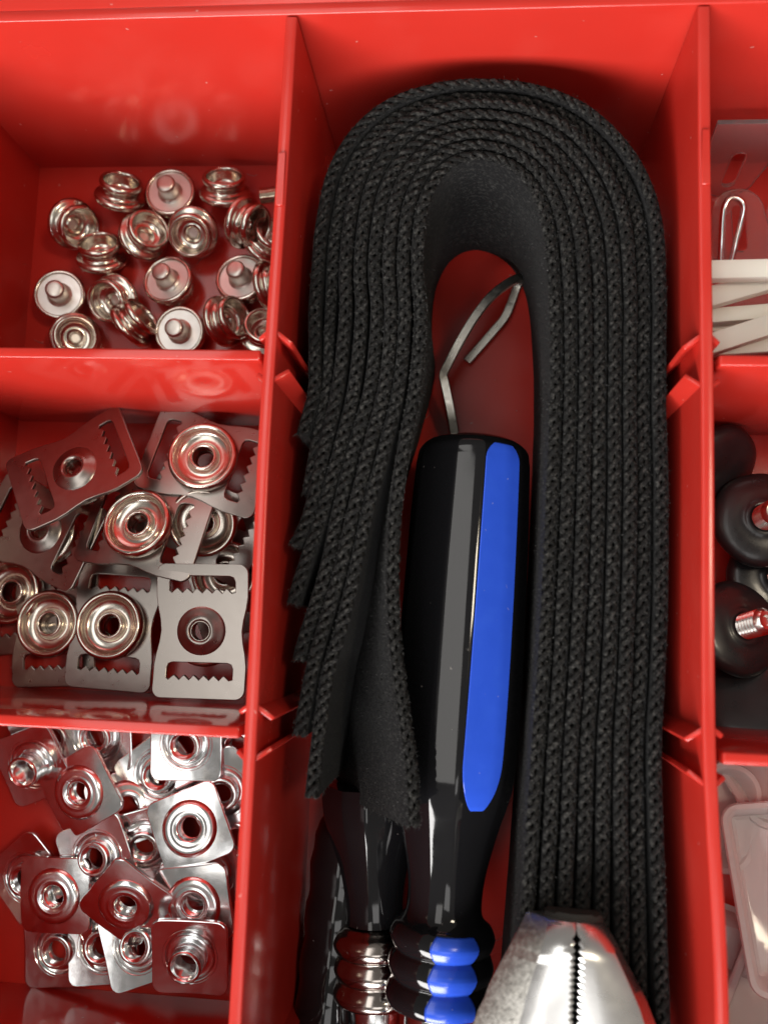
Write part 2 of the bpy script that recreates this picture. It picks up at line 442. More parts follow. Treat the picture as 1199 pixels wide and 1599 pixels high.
LEGS = [[(-32.35, 34.94), (-31.35, 39.70), (-30.49, 44.73), (-31.19, 58.72)],
        [(-31.09, 23.78), (-30.05, 32.46), (-28.43, 45.04), (-28.36, 59.09)],
        [(-32.71, 13.64), (-30.23, 20.01), (-28.03, 32.31), (-25.91, 44.80), (-25.19, 58.76)],
        [(-32.50, 2.89), (-31.31, 7.93), (-27.92, 20.07), (-25.09, 32.37), (-22.83, 44.84), (-22.08, 58.78)],
        [(-30.87, -7.40), (-30.10, -3.86), (-26.97, 8.08), (-24.88, 20.16), (-22.52, 32.42), (-19.76, 44.89), (-19.10, 58.80)],
        [(-30.04, -20.98), (-28.37, -9.62), (-27.11, -3.73), (-24.20, 8.18), (-21.98, 20.24), (-19.48, 32.49), (-16.94, 44.93), (-16.38, 58.82)],
        [(-27.24, -31.93), (-26.49, -21.03), (-25.28, -9.48), (-23.78, -3.59), (-21.33, 8.28), (-19.33, 20.31), (-16.57, 32.55), (-14.25, 44.97), (-13.67, 58.84)],
        [(-8.22, -35.93), (-9.15, -25.77), (-11.19, -14.57), (-13.02, -3.15), (-13.94, 8.53), (-13.93, 20.46), (-12.82, 32.63), (-11.09, 45.01), (-10.60, 58.86)]]
TILT8 = [27, 24, 20, 15, 11, 8, 5, 3, 0]
STRAP_LABELS = ['outermost black webbing strap of the folded nest, with the shortest left end',
                'second black webbing strap from the outside of the folded nest, sunk slightly lower',
                'third black webbing strap from the outside of the folded nest',
                'fourth black webbing strap from the outside of the folded nest',
                'fifth black webbing strap from the outside, its cut end beside the left divider',
                'sixth black webbing strap from the outside, its cut end by the lower rib',
                'seventh black webbing strap, with the lowest of the upright cut ends on the left',
                'innermost black webbing strap, twisted so its broad felted end leans over the screwdriver']

def strap(i):
    t_mid = (i + 0.5) / 8.0
    pts = []     # x, y, thickness, z top, tilt
    leg = LEGS[i]
    drop_z = 1.2 if i == 1 else 0.25 * math.sin(i * 2.1)
    for k, (x, y) in enumerate(leg):
        pts.append((x, y, 2.5 if i != 1 else 2.2, ZT - drop_z, TILT8[k] if i == 7 else 0.0))
    for a, b in zip(PAIRS_OUT, PAIRS_IN):
        w = math.hypot(a[0] - b[0], a[1] - b[1]) / 8.0
        pts.append((a[0] + (b[0] - a[0]) * t_mid, a[1] + (b[1] - a[1]) * t_mid, min(2.75, w) * 0.90, ZT - drop_z, 0.0))
    fine = catmull(pts, 10)
    root = thing('webbing_strap', STRAP_LABELS[i], 'strap', (fine[0][0], fine[0][1], FZ), 'black straps folded into one nest')
    base = Vector((fine[0][0], fine[0][1], FZ))
    def frames(step):
        P = resample(fine, step); out = []
        for j, p in enumerate(P):
            a = P[max(0, j - 1)]; b = P[min(len(P) - 1, j + 1)]
            t = Vector((b[0] - a[0], b[1] - a[1], 0)).normalized()
            r = Vector((t.y, -t.x, 0))                     # to the right of travel (outwards is left)
            th = math.radians(p[4]); up = (Vector((0, 0, 1)) * math.cos(th) + r * math.sin(th))
            rr = (r * math.cos(th) - Vector((0, 0, 1)) * math.sin(th))
            out.append((Vector((p[0], p[1], p[3])) - base, rr, up, p[2], t))
        return out
    # body: a tall flat band, top edge a little below the stitched edge
    F = frames(1.0); H = ZT - FZ - 1.6
    def sec(j):
        th = F[j][3]; h = th / 2 * 0.96
        wob = 0.10 * noise.noise(Vector((j * 0.11, i * 7.3, 0)))
        lo = -H if F[j][1].z > -0.02 else -H * 0.985
        rows = [(0.10, .99), (-6, 1), (-14, 1), (-24, 1), (-34, 1)]
        left = [(-h * m + wob, b) for b, m in rows] + [(-h + wob, lo)]
        right = [(h + wob, lo)] + [(h * m + wob, b) for b, m in reversed(rows)]
        return [(-h * .80 + wob, 0.50), (-h * .62 + wob, 0.38), (-h * .55 + wob, -0.25), (h * .45 + wob, -0.25), (h * .70 + wob, 0.10)][::1] and [(h * .45 + wob, -0.55), (-h * .50 + wob, -0.55), (-h * .60 + wob, 0.30), (-h * .80 + wob, 0.42)] + left + right + [(h * .75 + wob, 0.12)]
    band = part('band', mesh_data('band', *sweep([(f[0] - f[2] * 0.85, f[1], f[2]) for f in F], sec), FABRIC, True, 60), root)
    # stitched edge: two yarns crossing in a chain along the top
    step = 0.40; G = frames(step); verts, faces = [], []
    period = 4.7; m = 6
    for strand in range(2):
        sg = 1 if strand == 0 else -1
        line = []
        for j, (o, r, u, th, t) in enumerate(G):
            s = j * step
            ph = 2 * math.pi * s / period + 0.5 * noise.noise(Vector((s * 0.09, i * 3.1, 2))) * 2 + i * 1.3
            nz1 = noise.noise(Vector((s * 0.9, i * 5 + strand * 9, 0))) * 0.30
            nz2 = noise.noise(Vector((s * 0.8, i * 5 + strand * 9, 5))) * 0.26
            amp = (th / 2 - 0.46) * 0.80
            lat = sg * amp * math.sin(ph) * (0.85 + 0.3 * abs(math.sin(ph))) + nz1 + th * 0.07
            hgt = -0.50 + sg * 0.30 * math.cos(ph) + nz2
            line.append((o + r * lat + u * hgt, u, r, 0.50 + 0.18 * noise.noise(Vector((s * 1.7, strand, i)))))
        b0 = len(verts)
        for j, (p, u, r, rad) in enumerate(line):
            tt = (line[min(j + 1, len(line) - 1)][0] - line[max(j - 1, 0)][0]).normalized()
            rr = tt.cross(u).normalized(); uu = rr.cross(tt)
            for k in range(m):
                a = 2 * math.pi * k / m
                verts.append(tuple(p + rr * rad * math.cos(a) + uu * rad * 0.85 * math.sin(a)))
        for j in range(len(line) - 1):
            for k in range(m):
                k2 = (k + 1) % m
                faces.append((b0 + j * m + k, b0 + j * m + k2, b0 + (j + 1) * m + k2, b0 + (j + 1) * m + k))
        faces.append(tuple(range(b0, b0 + m))); faces.append(tuple(range(b0 + (len(line) - 1) * m, b0 + len(line) * m)))
    e = part('stitched_edge', mesh_data('stitched_edge', verts, faces, YARN, True, 80), band); e['kind'] = 'stuff'
    # loose fibres: short fine hairs on the stitched edge and at the cut end
    rs = random.Random(100 + i); verts, faces = [], []
    def hair(p, d, ln, w):
        side = d.cross(Vector((rs.uniform(-1, 1), rs.uniform(-1, 1), rs.uniform(-1, 1)))).normalized() * w
        b = len(verts)
        bendv = Vector((rs.uniform(-1, 1), rs.uniform(-1, 1), rs.uniform(-1, 1))) * ln * 0.35
        verts.extend([tuple(p - side), tuple(p + side), tuple(p + d * ln * .5 + bendv * .5 + side * .8), tuple(p + d * ln * .5 + bendv * .5 - side * .8), tuple(p + d * ln + bendv)])
        faces.extend([(b, b + 1, b + 2, b + 3), (b + 3, b + 2, b + 4)])
    for q in range(6000):
        o, r, u, th, t = G[rs.randrange(len(G))]
        p = o + r * rs.uniform(-.5, .5) * th + u * rs.uniform(-1.0, -0.05)
        d = (u * rs.uniform(0.1, 1) + r * rs.uniform(-1, 1) + t * rs.uniform(-1, 1)).normalized()
        hair(p, d, rs.uniform(0.2, 0.5), rs.uniform(0.02, 0.045))
    if i in (5, 6, 7):      # felted nap on the broad faces that show
        for q in range(26000 if i == 7 else 5000):
            o, r, u, th, t = G[rs.randrange(len(G) if i else len(G) // 2)] if rs.random() < .6 else G[rs.randrange(len(G) // 3)]
            sd = 1 if (i == 7 and rs.random() < .6) else -1
            p = o + r * sd * th * 0.47 - u * (43.0 * rs.random() ** 1.6)
            d = (r * sd * 0.5 + t * rs.uniform(-1, 1) + u * rs.uniform(-1, 1)).normalized()
            hair(p, d, rs.uniform(0.2, 0.45), rs.uniform(0.03, 0.06))
    o, r, u, th, t = G[0]
    for q in range(500):
        p = o + r * rs.uniform(-.5, .5) * th + u * rs.uniform(-40.0, -0.1)
        hair(p, (-t + r * rs.uniform(-.7, .7) + u * rs.uniform(-.7, .7)).normalized(), rs.uniform(0.4, 1.1), 0.03)
    e = part('loose_fibres', mesh_data('loose_fibres', verts, faces, FIBRE, True), band); e['kind'] = 'stuff'
for i in range(8): strap(i)

# ------------------------------------------------------------------ screwdrivers
def facet_radius(th, ra, k):
    """Radius at angle th of a five-fold handle section with wide flats (centred at 0) and narrow flats between, rounded towards a circle by k."""
    P = math.radians(72); W = math.radians(23.0); R = ra * 1.05
    a = abs((th + P / 2) % P - P / 2)
    r = R * math.cos(W) / math.cos(a) if a <= W else R * math.cos(P / 2 - W) / math.cos(P / 2 - a)
    return min(r, R * 0.992) * (1 - k) + ra * 1.02 * k
TWIST = math.radians(-0.07)      # per millimetre of length

def axis_frame(p0, p1, roll):
    """Axis from p0 to p1; angle 0 points up, positive to the right of the picture."""
    ax = (Vector(p1) - Vector(p0)).normalized()
    up = Vector((0, 0, 1)); up = (up - ax * up.dot(ax)).normalized()
    right = up.cross(ax) * -1
    if right.x < 0: right = -right
    c, s = math.cos(roll), math.sin(roll)
    return ax, up, right

def handle_profile(scale, butt):
    """(s, radius, roundness) along the handle axis in mm."""
    p = [(0.0, 0.0, 1.0), (0.25, 5.0, 1.0), (0.8, 8.0, .9), (1.8, 9.9, .7), (3.2, 11.0, .35), (5.2, 11.3, .08), (8, 11.5, 0), (25, 12.0, 0), (45, 12.35, 0), (60, 12.3, 0), (69, 11.9, 0),
         (73, 11.2, .1), (78, 9.8, .35), (83, 8.6, .65), (88, 7.6, .9), (92, 7.2, 1), (95.2, 7.3, 1), (96.6, 8.2, 1),
         (97.6, 9.3, 1), (99.6, 10.1, 1), (101.6, 9.5, 1), (102.3, 9.05, 1), (103.0, 9.5, 1), (105.0, 10.1, 1), (107.0, 9.5, 1), (107.7, 9.05, 1), (108.4, 9.5, 1), (110.2, 10.2, 1), (111.8, 10.0, 1), (112.6, 9.2, 1), (113.0, 7.0, 1), (113.1, 0.0, 1)]
    p = catmull(p, 3)
    return [(s * scale - butt, max(0.0, r) * scale, min(1.0, max(0.0, k))) for s, r, k in p]

def prof_at(prof, s):
    for a, b in zip(prof, prof[1:]):
        if a[0] <= s <= b[0]:
            t = (s - a[0]) / max(1e-6, b[0] - a[0]); return a[1] + (b[1] - a[1]) * t, a[2] + (b[2] - a[2]) * t
    return prof[-1][1], prof[-1][2]

def surf(o, ax, up, right, prof, s, th, facet0, off=0.0):
    r, k = prof_at(prof, s)
    rr = facet_radius(th, r, k) + off; w = th + facet0 + TWIST * s
    return o + ax * s + (up * math.cos(w) + right * math.sin(w)) * rr

def handle_body(o, frame, prof, facet0):
    ax, up, right = frame; verts, faces = [], []
    ANG = [math.radians(72 * q + a) for q in range(5) for a in (-21.1, -10.5, 0, 10.5, 21.1, 23.0, 24.9, 30.5, 36, 41.5, 47.1, 49.0)]; n = len(ANG)
    S = []
    for a, b in zip(prof, prof[1:]):
        m = max(1, int((b[0] - a[0]) / 1.0)) if b[0] - a[0] < 25 else 8
        for q in range(m): S.append(a[0] + (b[0] - a[0]) * q / m)
    S.append(prof[-1][0])
    for s in S:
        for k in range(n): verts.append(tuple(surf(o, ax, up, right, prof, s, ANG[k], facet0)))
    for i in range(len(S) - 1):
        for k in range(n):
            k2 = (k + 1) % n; faces.append((i * n + k, i * n + k2, (i + 1) * n + k2, (i + 1) * n + k))
    return verts, faces

def inlay(o, frame, prof, facet0, thc, half, s0, s1, off, pillow=0.0, drift=0.0, ns=60, nt=12):
    """A skin patch raised off the handle: half-angle half(s) about thc from s0 to s1, with sunk borders."""
    ax, up, right = frame; verts, faces = [], []
    for i in range(ns + 1):
        s = s0 + (s1 - s0) * i / ns
        hw = half(s)
        for j in range(nt + 1):
            q = -1 + 2 * j / nt
            e = off if (0 < j < nt and 0 < i < ns) else -0.35
            th = thc + drift * (i / ns) + hw * q
            pt = surf(o, ax, up, right, prof, s, th, facet0, e)
            verts.append(tuple(pt))
    for i in range(ns):
        for j in range(nt):
            a = i * (nt + 1) + j; faces.append((a, a + 1, a + nt + 2, a + nt + 1))
    return verts, faces

def screwdriver(name, label, p0, p1, blue_deg, scale, butt=0.0, with_blue=True, s_len=62):
    t = thing(name, label, 'screwdriver', p0, None)
    fr = axis_frame(p0, p1, 0); O = Vector((0, 0, 0)); prof = handle_profile(scale, butt)
    prof = [q for q in prof if q[0] > -1e-6]
    if butt: prof = [(0.0, 0.0, 1), (0.2, prof[0][1] * .8, prof[0][2]), (1.0, prof[0][1] * .97, prof[0][2])] + [q for q in prof if q[0] > 1.5]
    f0 = math.radians(blue_deg); full = prof; cprof = None
    if not with_blue:
        sc = 95.4 * scale - butt
        cprof = [(sc, 0.0, 1), (sc + 0.05, 6.6 * scale, 1)] + [q for q in prof if q[0] > sc + .1]
        prof = [q for q in prof if q[0] < sc] + [(sc + .1, 6.5 * scale, 1), (sc + .15, 0.0, 1)]
    hm = mesh_data('handle', *handle_body(O, fr, prof, f0), BLACK, True, 60)
    bm = bmesh.new(); bm.from_mesh(hm)
    for e in bm.edges:
        dv = (e.verts[1].co - e.verts[0].co).normalized()
        if len(e.link_faces) == 2 and abs(dv.dot(fr[0])) > 0.6: e.smooth = e.calc_face_angle(0.0) < math.radians(12)
    bm.to_mesh(hm); bm.free()
    hd = part('handle', hm, t)
    if cprof: part('ribbed_collar', mesh_data('ribbed_collar', *handle_body(O, fr, cprof, f0), DARK_CHROME, True, 60), t)
    end = full[-1][0]
    if with_blue:
        hs = math.radians(22.0)
        def half(s):
            u = 1.0
            if s < 6.5 * scale: u = math.sqrt(max(0.0, 1 - ((6.5 * scale - s) / (4.2 * scale)) ** 2))
            if s > 65 * scale: u = math.sqrt(max(0.0, 1 - ((s - 65 * scale) / (10.0 * scale)) ** 2))
            return hs * max(0.02, u)
        part('blue_inlay', mesh_data('blue_inlay', *inlay(O, fr, prof, f0, 0.0, half, 2.35 * scale, 74.9 * scale, 0.14, 0.0, 0.0, 90, 16), BLUE, True, 30), hd)
        f1 = math.radians(-10)
        def half2(s):
            r, k = prof_at(prof, s); r = r / scale
            u = max(0.0, min(1.0, (r - 7.0) / 3.1))
            return math.radians(31) * (0.35 + 0.65 * u) * 1
        part('blue_collar_inlay', mesh_data('blue_collar_inlay', *inlay(O, fr, prof, f0, f1, half2, 97.3 * scale, 112.3 * scale, 0.25), BLUE, True, 30), hd)
    ax, up, right = fr
    def turned(profile):
        v, f = lathe(profile, 32); out = []
        for x, y, z in v: out.append(tuple(ax * z + right * x + up * y))
        return out, f
    part('ferrule', mesh_data('ferrule', *turned([(0, end - 0.2), (6.2 * scale, end - 0.2), (6.4 * scale, end + 0.4), (6.2 * scale, end + 5), (4.2 * scale, end + 6.5), (0, end + 6.5)]), CHROME), t)
    part('shaft', mesh_data('shaft', *turned([(0, end + 6), (3.0 * scale, end + 6), (3.0 * scale, end + s_len - 30), (2.6 * scale, end + s_len - 29), (0, end + s_len - 28)]), FORGED), t)
    return t
screwdriver('screwdriver', 'black screwdriver with a bright blue inlaid handle lying inside the strap loop', (0.47, 39.53, 24.00), (-3.31, -64.94, 26.50), 33.0, 1.0)
screwdriver('screwdriver', 'plain black screwdriver handle low down under the twisted strap end', (-19.13, -33.61, 12.50), (-17.04, -70.86, 12.50), 20, 0.90, butt=56.5, with_blue=False, s_len=50)

t = thing('tool_grip', 'dull black tool grip lying in shadow along the left divider', 'tool', (-24.72, -40.80, 9.00))
g0 = Vector((-24.72, -40.80, 9.00)); g1 = Vector((-27.82, -85.89, 9.00)); gv = (g1 - g0).normalized()
gp = [tuple(gv * s) for s in range(0, 70, 3)]
v, f = [], []
def grip_section(i):
    r = 6.9 * (0.55, 0.86, 0.98)[i] if i < 3 else 6.9 + 0.35 * math.sin(i * 1.9)
    return [(r * math.cos(2 * math.pi * k / 24), r * .95 * math.sin(2 * math.pi * k / 24)) for k in range(24)]
gr = gv.cross(Vector((0, 0, 1))).normalized()
part('grip', mesh_data('grip', *sweep([(Vector(p), gr, gr.cross(gv)) for p in gp], grip_section), BLACK, True, 50), t)
part('tang', mesh_data('tang', *rod([tuple(gv * s) for s in (66, 70, 74)], 3.0, 16), FORGED), t)

# ------------------------------------------------------------------ bent hook in the loop
t = thing('steel_hook', 'bent flat grey steel hook on the tray floor inside the strap loop', 'hook', (-5.83, 50.42, 4.00))
h0 = Vector((-5.83, 50.42, 4.00))
hp = [(-2.07, 35.09, 4.50), (-3.76, 42.34, 6.00), (-5.26, 49.32, 8.50), (-6.73, 55.28, 10.50), (-7.06, 56.85, 10.80), (-6.38, 58.62, 11.00), (-3.75, 64.10, 11.50), (-0.69, 69.76, 11.50), (2.71, 74.86, 11.00), (6.20, 78.69, 9.50), (9.21, 81.25, 7.40), (10.36, 82.05, 5.40), (9.43, 80.53, 3.60), (7.17, 73.99, 3.20), (4.23, 69.86, 3.20), (-1.80, 62.39, 3.20)]
hp = catmull([tuple(Vector(p) - h0) for p in hp], 5)
def bar(points, w, h):
    P = [Vector(p) for p in points]; fr = []
    for i, p in enumerate(P):
        tt = (P[min(i + 1, len(P) - 1)] - P[max(i - 1, 0)]).normalized()
        r = tt.cross(Vector((0, 0, 1))).normalized(); fr.append((p, r, r.cross(tt)))
    c = 0.18
    sec = [(-w, -h + c), (-w + c, -h), (w - c, -h), (w, -h + c), (w, h - c), (w - c, h), (-w + c, h), (-w, h - c)]
    return sweep(fr, lambda i: sec)
part('bar', mesh_data('bar', *bar(hp, 1.0, 0.7), WIRE, True, 35), t)

# ------------------------------------------------------------------ pliers
def pliers():
    t = thing('pliers', 'shiny silver pliers nose with serrated jaws resting on the straps', 'pliers', (19.42, -48.56, 51.00))
    o = Vector((19.42, -48.56, 51.00)); q = Vector((19.11, -64.66, 51.00)); ax = (q - o); ax.z = 0; ax.normalize()
    rt = Vector((-ax.y, ax.x, 0)); rt = rt if rt.x > 0 else -rt
    top = 4.2
    width = [(0, 4.4), (0.5, 5.2), (1.5, 6.0), (4, 7.6), (8, 10.0), (12, 12.3), (16, 14.0), (20, 15.2), (26, 16.4), (34, 17.0), (44, 15.5), (54, 12)]
    def wat(s):
        for a, b in zip(width, width[1:]):
            if a[0] <= s <= b[0]: return a[1] + (b[1] - a[1]) * (s - a[0]) / (b[0] - a[0])
        return width[-1][1]
    for sg, nm in ((-1, 'jaw'), (1, 'jaw')):
        S = [0.0, 0.25] + [0.5 + 0.5 * k for k in range(108)]
        verts, faces = [], []; m = None
        for k, s in enumerate(S):
            w = wat(min(s, 54)); front = max(0.0, 1 - s / 5.0)
            zt = top - 0.5 - 3.2 * front ** 2
            tooth = 0.75 if k % 2 else 0.25
            gap = tooth if 1.2 < s < 17 else 0.08
            if 17 <= s < 32: gap = 0.3 + 2.4 * math.sin(math.pi * (s - 17) / 15) + (0.8 if k % 2 else 0.0)
            wl = w * 1.10 + 2.2 * max(0.0, 1 - s / 14) if sg < 0 else w
            if sg < 0:   # the left jaw carries a wide ground bevel
                sec = [(gap, zt - 0.2), (gap + 0.5, zt), (wl * .30, zt - .3), (wl * .58, zt - 1.0), (wl * .95, zt - 4.8), (wl, zt - 5.6), (wl * .96, -4.4), (gap, -4.4)]
            else:
                sec = [(gap, zt - 0.2), (gap + 0.5, zt), (wl * .30, zt - .2), (wl * .60, zt - .7), (wl * .85, zt - 2.0), (wl, zt - 5.4), (wl * .96, -4.4), (gap, -4.4)]
            m = len(sec)
            for a, z in sec: verts.append(tuple(ax * s + rt * (a * sg) + Vector((0, 0, z))))
        for k in range(len(S) - 1):
            for j in range(m):
                j2 = (j + 1) % m; faces.append((k * m + j, k * m + j2, (k + 1) * m + j2, (k + 1) * m + j))
        faces.append(tuple(range(m))); faces.append(tuple(range((len(S) - 1) * m, len(S) * m)))
        me = mesh_data('jaw', verts, faces, FORGED, True, 32)
        me.materials.append(GROUND_STEEL); me.materials.append(JAW_DARK)
        if sg < 0:
            for p in me.polygons:
                c = p.center / MM; a = -(c.dot(rt)); s = c.dot(ax)
                if p.normal.z > 0.25 and a > wat(max(0, min(s, 54))) * 1.1 * .60 and s > 0.3: p.material_index = 1
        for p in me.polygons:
            if p.normal.dot(rt) * sg < -0.35 and p.normal.z < 0.6: p.material_index = 2  # inner jaw faces coloured dark, standing in for shade in the seam
        part(nm, me, t)
    # dark cap at the front of the jaws
    v, f = [], []
    S = [-0.9, -0.6, 0.4, 1.6]
    part('nose', mesh_data('nose', *sweep([(ax * s + Vector((0, 0, 0)), rt, Vector((0, 0, 1))) for s in S],
         lambda i: [(-x, z) for x, z in [(w_ * (0.8, 0.95, 1, 1.03)[i], z_) for w_, z_ in ((5.0, -4.6), (5.0, -3.0), (3.6, -1.6 + i * .1), (0, -1.0 + i * .12), (-3.6, -1.6 + i * .1), (-5.0, -3.0), (-5.0, -4.6))]]), JAW_DARK, True, 40), t)
    def turned(profile, c):
        vv, ff = lathe(profile, 32); return [tuple(ax * c + Vector(p)) for p in vv], ff
    part('pivot', mesh_data('pivot', *turned([(5.5, 3.0), (5.5, 4.6), (4.8, 5.0), (0, 5.0)], 40), FORGED), t)
    for sg in (-1, 1):
        pts = [tuple(ax * s + rt * (sg * (7 + (s - 50) * .25)) + Vector((0, 0, 0))) for s in (50, 56, 62, 68, 74)]
        part('grip', mesh_data('grip', *rod(pts, 5.0, 16, .8), BLUE), t)
pliers()

# ------------------------------------------------------------------ snap studs (upper left compartment)
def make_snap(name, label, threaded=0):
    t = thing(name, label, 'snap stud', (0, 0, 0), 'nickel snap studs loose in the upper left compartment')
    body = smooth_profile([(4.95, 0.3), (5.0, -0.35), (5.4, -0.55), (5.8, -0.3), (5.95, 0.2), (5.8, 0.8), (5.3, 1.15), (4.6, 1.4), (4.2, 1.9), (4.2, 2.5), (4.6, 3.0), (4.95, 3.5), (4.95, 4.0), (4.7, 4.5), (4.3, 4.65), (4.05, 4.5), (3.9, 4.0), (3.85, 2.4), (3.6, 1.5), (2.6, 1.0), (1.9, 1.05), (1.5, 1.3), (1.2, 0.9), (1.0, 0.5)], 2)
    part('cup', mesh_data('cup', *lathe(body + [(1.0, 0.32), (4.9, 0.32)], 36, True), NICKEL, True, 50), t)
    part('back_plate', mesh_data('back_plate', *lathe([(0, 0.05), (3.2, 0.05), (4.98, 0.0), (4.98, 0.3), (0, 0.3)], 36), NICKEL_PLATE), t)
    if threaded == 2: return t
    if threaded:
        pr = [(0, -8.0), (1.2, -7.8)]
        for k in range(14): pr += [(1.9, -7.5 + k * .5), (1.5, -7.25 + k * .5)]
        pr += [(1.9, -0.4), (2.3, 0.04)]
    else:
        pr = smooth_profile([(0, -4.3), (1.5, -4.28), (2.0, -4.05), (2.2, -3.5), (2.2, -1.0), (2.35, -0.4), (2.9, 0.02)], 2)
    part('post', mesh_data('post', *lathe(pr, 24), NICKEL if threaded else POST, True, 40), t)
    return t
SNAPS = [  # x, y at its height, lift, axis, threaded, label
    (-76.13, 103.64, 0, (-.05, -.05, -1), 0, 'snap stud lying post-up, topmost of the pale discs, near the compartment back'),
    (-75.01, 80.91, 0, (.10, -.12, -1), 0, 'snap stud lying post-up in the middle of the bare patch of floor'),
    (-102.18, 77.01, 0, (-.16, .03, -1), 0, 'snap stud lying post-up, the leftmost pale disc'),
    (-56.90, 81.45, 0, (.08, -.14, -1), 0, 'snap stud lying post-up, pale disc nearest the long divider'),
    (-71.20, 67.93, 0, (.02, .10, -1), 0, 'snap stud lying post-up, cut off by the cross divider below it'),
    (-100.66, 95.39, 0, (.75, -.43, .50), 0, 'snap stud with open cup, leftmost in the upper row'),
    (-82.48, 92.34, 0, (.60, .12, .75), 0, 'snap stud with open cup, between the leftmost cup and the shiny central cup'),
    (-69.39, 93.14, 1.5, (.07, -.58, .80), 0, 'snap stud with open cup just below the topmost pale disc'),
    (-88.43, 76.70, 0, (-.22, -.45, .85), 0, 'snap stud with open cup touching the leftmost pale disc'),
    (-60.41, 70.06, 1, (.85, .10, .50), 0, 'snap stud with open cup by the cross divider, right of centre'),
    (-98.20, 66.70, 0, (.40, -.20, .85), 0, 'snap stud with open cup half hidden at the lower left of its compartment'),
    (-89.16, 102.39, 0, (.30, .60, .70), 0, 'snap stud standing on edge at the back, left of the topmost pale disc'),
    (-92.67, 86.72, 0, (.10, .58, .78), 0, 'snap stud standing on edge below the leftmost open cup'),
    (-62.18, 103.04, 1, (.10, .58, .75), 0, 'snap stud tilted on edge right of the topmost pale disc'),
    (-56.26, 93.98, 3, (.90, -.40, .30), 0, 'snap stud on its side leaning on others near the long divider'),
    (-51.66, 89.94, 0, (.55, .35, .6), 0, 'snap stud half hidden by the long divider, below the one on its side'),
    (-83.44, 68.78, 0, (.75, .55, .25), 0, 'snap stud on edge with one white glint, at the cross divider'),
    (-49.96, 79.07, 0, (.92, .1, .35), 0, 'snap stud on edge pressed against the long divider, beside a pale disc'),
    (-50.71, 67.79, 0, (.2, .3, .9), 0, 'snap stud mostly hidden in the lower right corner of its compartment'),
    (-48.04, 99.46, 7, (1, .12, .04), 1, 'snap stud showing only its threaded screw, beside the long divider'),
]
protos = [make_snap('snap_stud', '', k) for k in (0, 1, 2)]
used = set()
for k, (x, y, lift, d, thr, label) in enumerate(SNAPS):
    thr = 1 if thr else (0 if d[2] < -.5 else 2)
    src = protos[thr]
    o = src if thr not in used else copy_thing(src)
    used.add(thr); o['label'] = label
    o.scale = (1.06, 1.06, 1.06)
    drop(o, -43.2 if thr == 1 else min(x, -44.4), y, lift, d, 37 * k)

# ------------------------------------------------------------------ toothed strap sliders with snap sockets (middle left compartment)
def slot(cy, flip, w=14.6, h=3.6):
    """A rounded slot with a toothed edge."""
    pts = []; s = -1 if flip else 1
    top = [(w / 2 - 1.2, h / 2), (-w / 2 + 1.2, h / 2), (-w / 2 + .35, h / 2 - .35), (-w / 2, h / 2 - 1.2), (-w / 2, -h / 2 + .2)]
    teeth = []; n = 6; p = (w - 1.4) / n
    for k in range(n):
        x = -w / 2 + 0.7 + k * p
        teeth += [(x, -h / 2), (x + p * .5, -h / 2 + 0.95), (x + p * .62, -h / 2 + 0.9)]
    end = [(w / 2 - .5, -h / 2), (w / 2, -h / 2 + .4), (w / 2, h / 2 - 1.2), (w / 2 - .35, h / 2 - .35)]
    return [(x, cy + s * y) for x, y in top + teeth + end]
plate_me = flat_shape('plate', round_rect(20.4, 28.8, 2.0, 5, 1.2), [slot(10.0, False), slot(-8.6, False), circle(2.6)], 0.9, 0.16, STEEL_PLATE, bend=1.1)
socket_prof = smooth_profile([(2.3, 0.5), (5.5, 0.6), (7.2, 0.75), (7.65, 1.4), (7.75, 2.2), (7.5, 3.0), (7.0, 3.35), (6.5, 3.2), (6.15, 2.6), (6.0, 2.0), (5.6, 1.5), (4.6, 1.15), (3.6, 1.15), (3.25, 1.6), (3.1, 2.3), (2.7, 2.6), (2.3, 2.4), (2.15, 1.6), (2.1, 0.4), (2.1, -1.0)], 3)
socket_me = mesh_data('socket', *lathe(socket_prof + [(2.0, -1.0), (2.0, 0.2)], 48, False), NICKEL, True, 60)
dome_me = mesh_data('eyelet', *lathe(smooth_profile([(5.4, -0.02), (5.0, -0.3), (4.0, -0.75), (3.2, -1.15), (2.7, -1.3), (2.3, -1.15), (2.05, -0.6), (2.05, 0.6)], 3), 40), STEEL_PLATE, True, 60)
def make_slider():
    t = thing('strap_slider', '', 'strap slider', (0, 0, 0), 'metal strap sliders loose in the middle left compartment')
    p = part('plate', plate_me, t)
    s = part('socket', socket_me, t); s.location.z = 0.35 * MM; s.scale = (1.02, 1.02, 1.15)
    part('eyelet', dome_me, t)
    return t
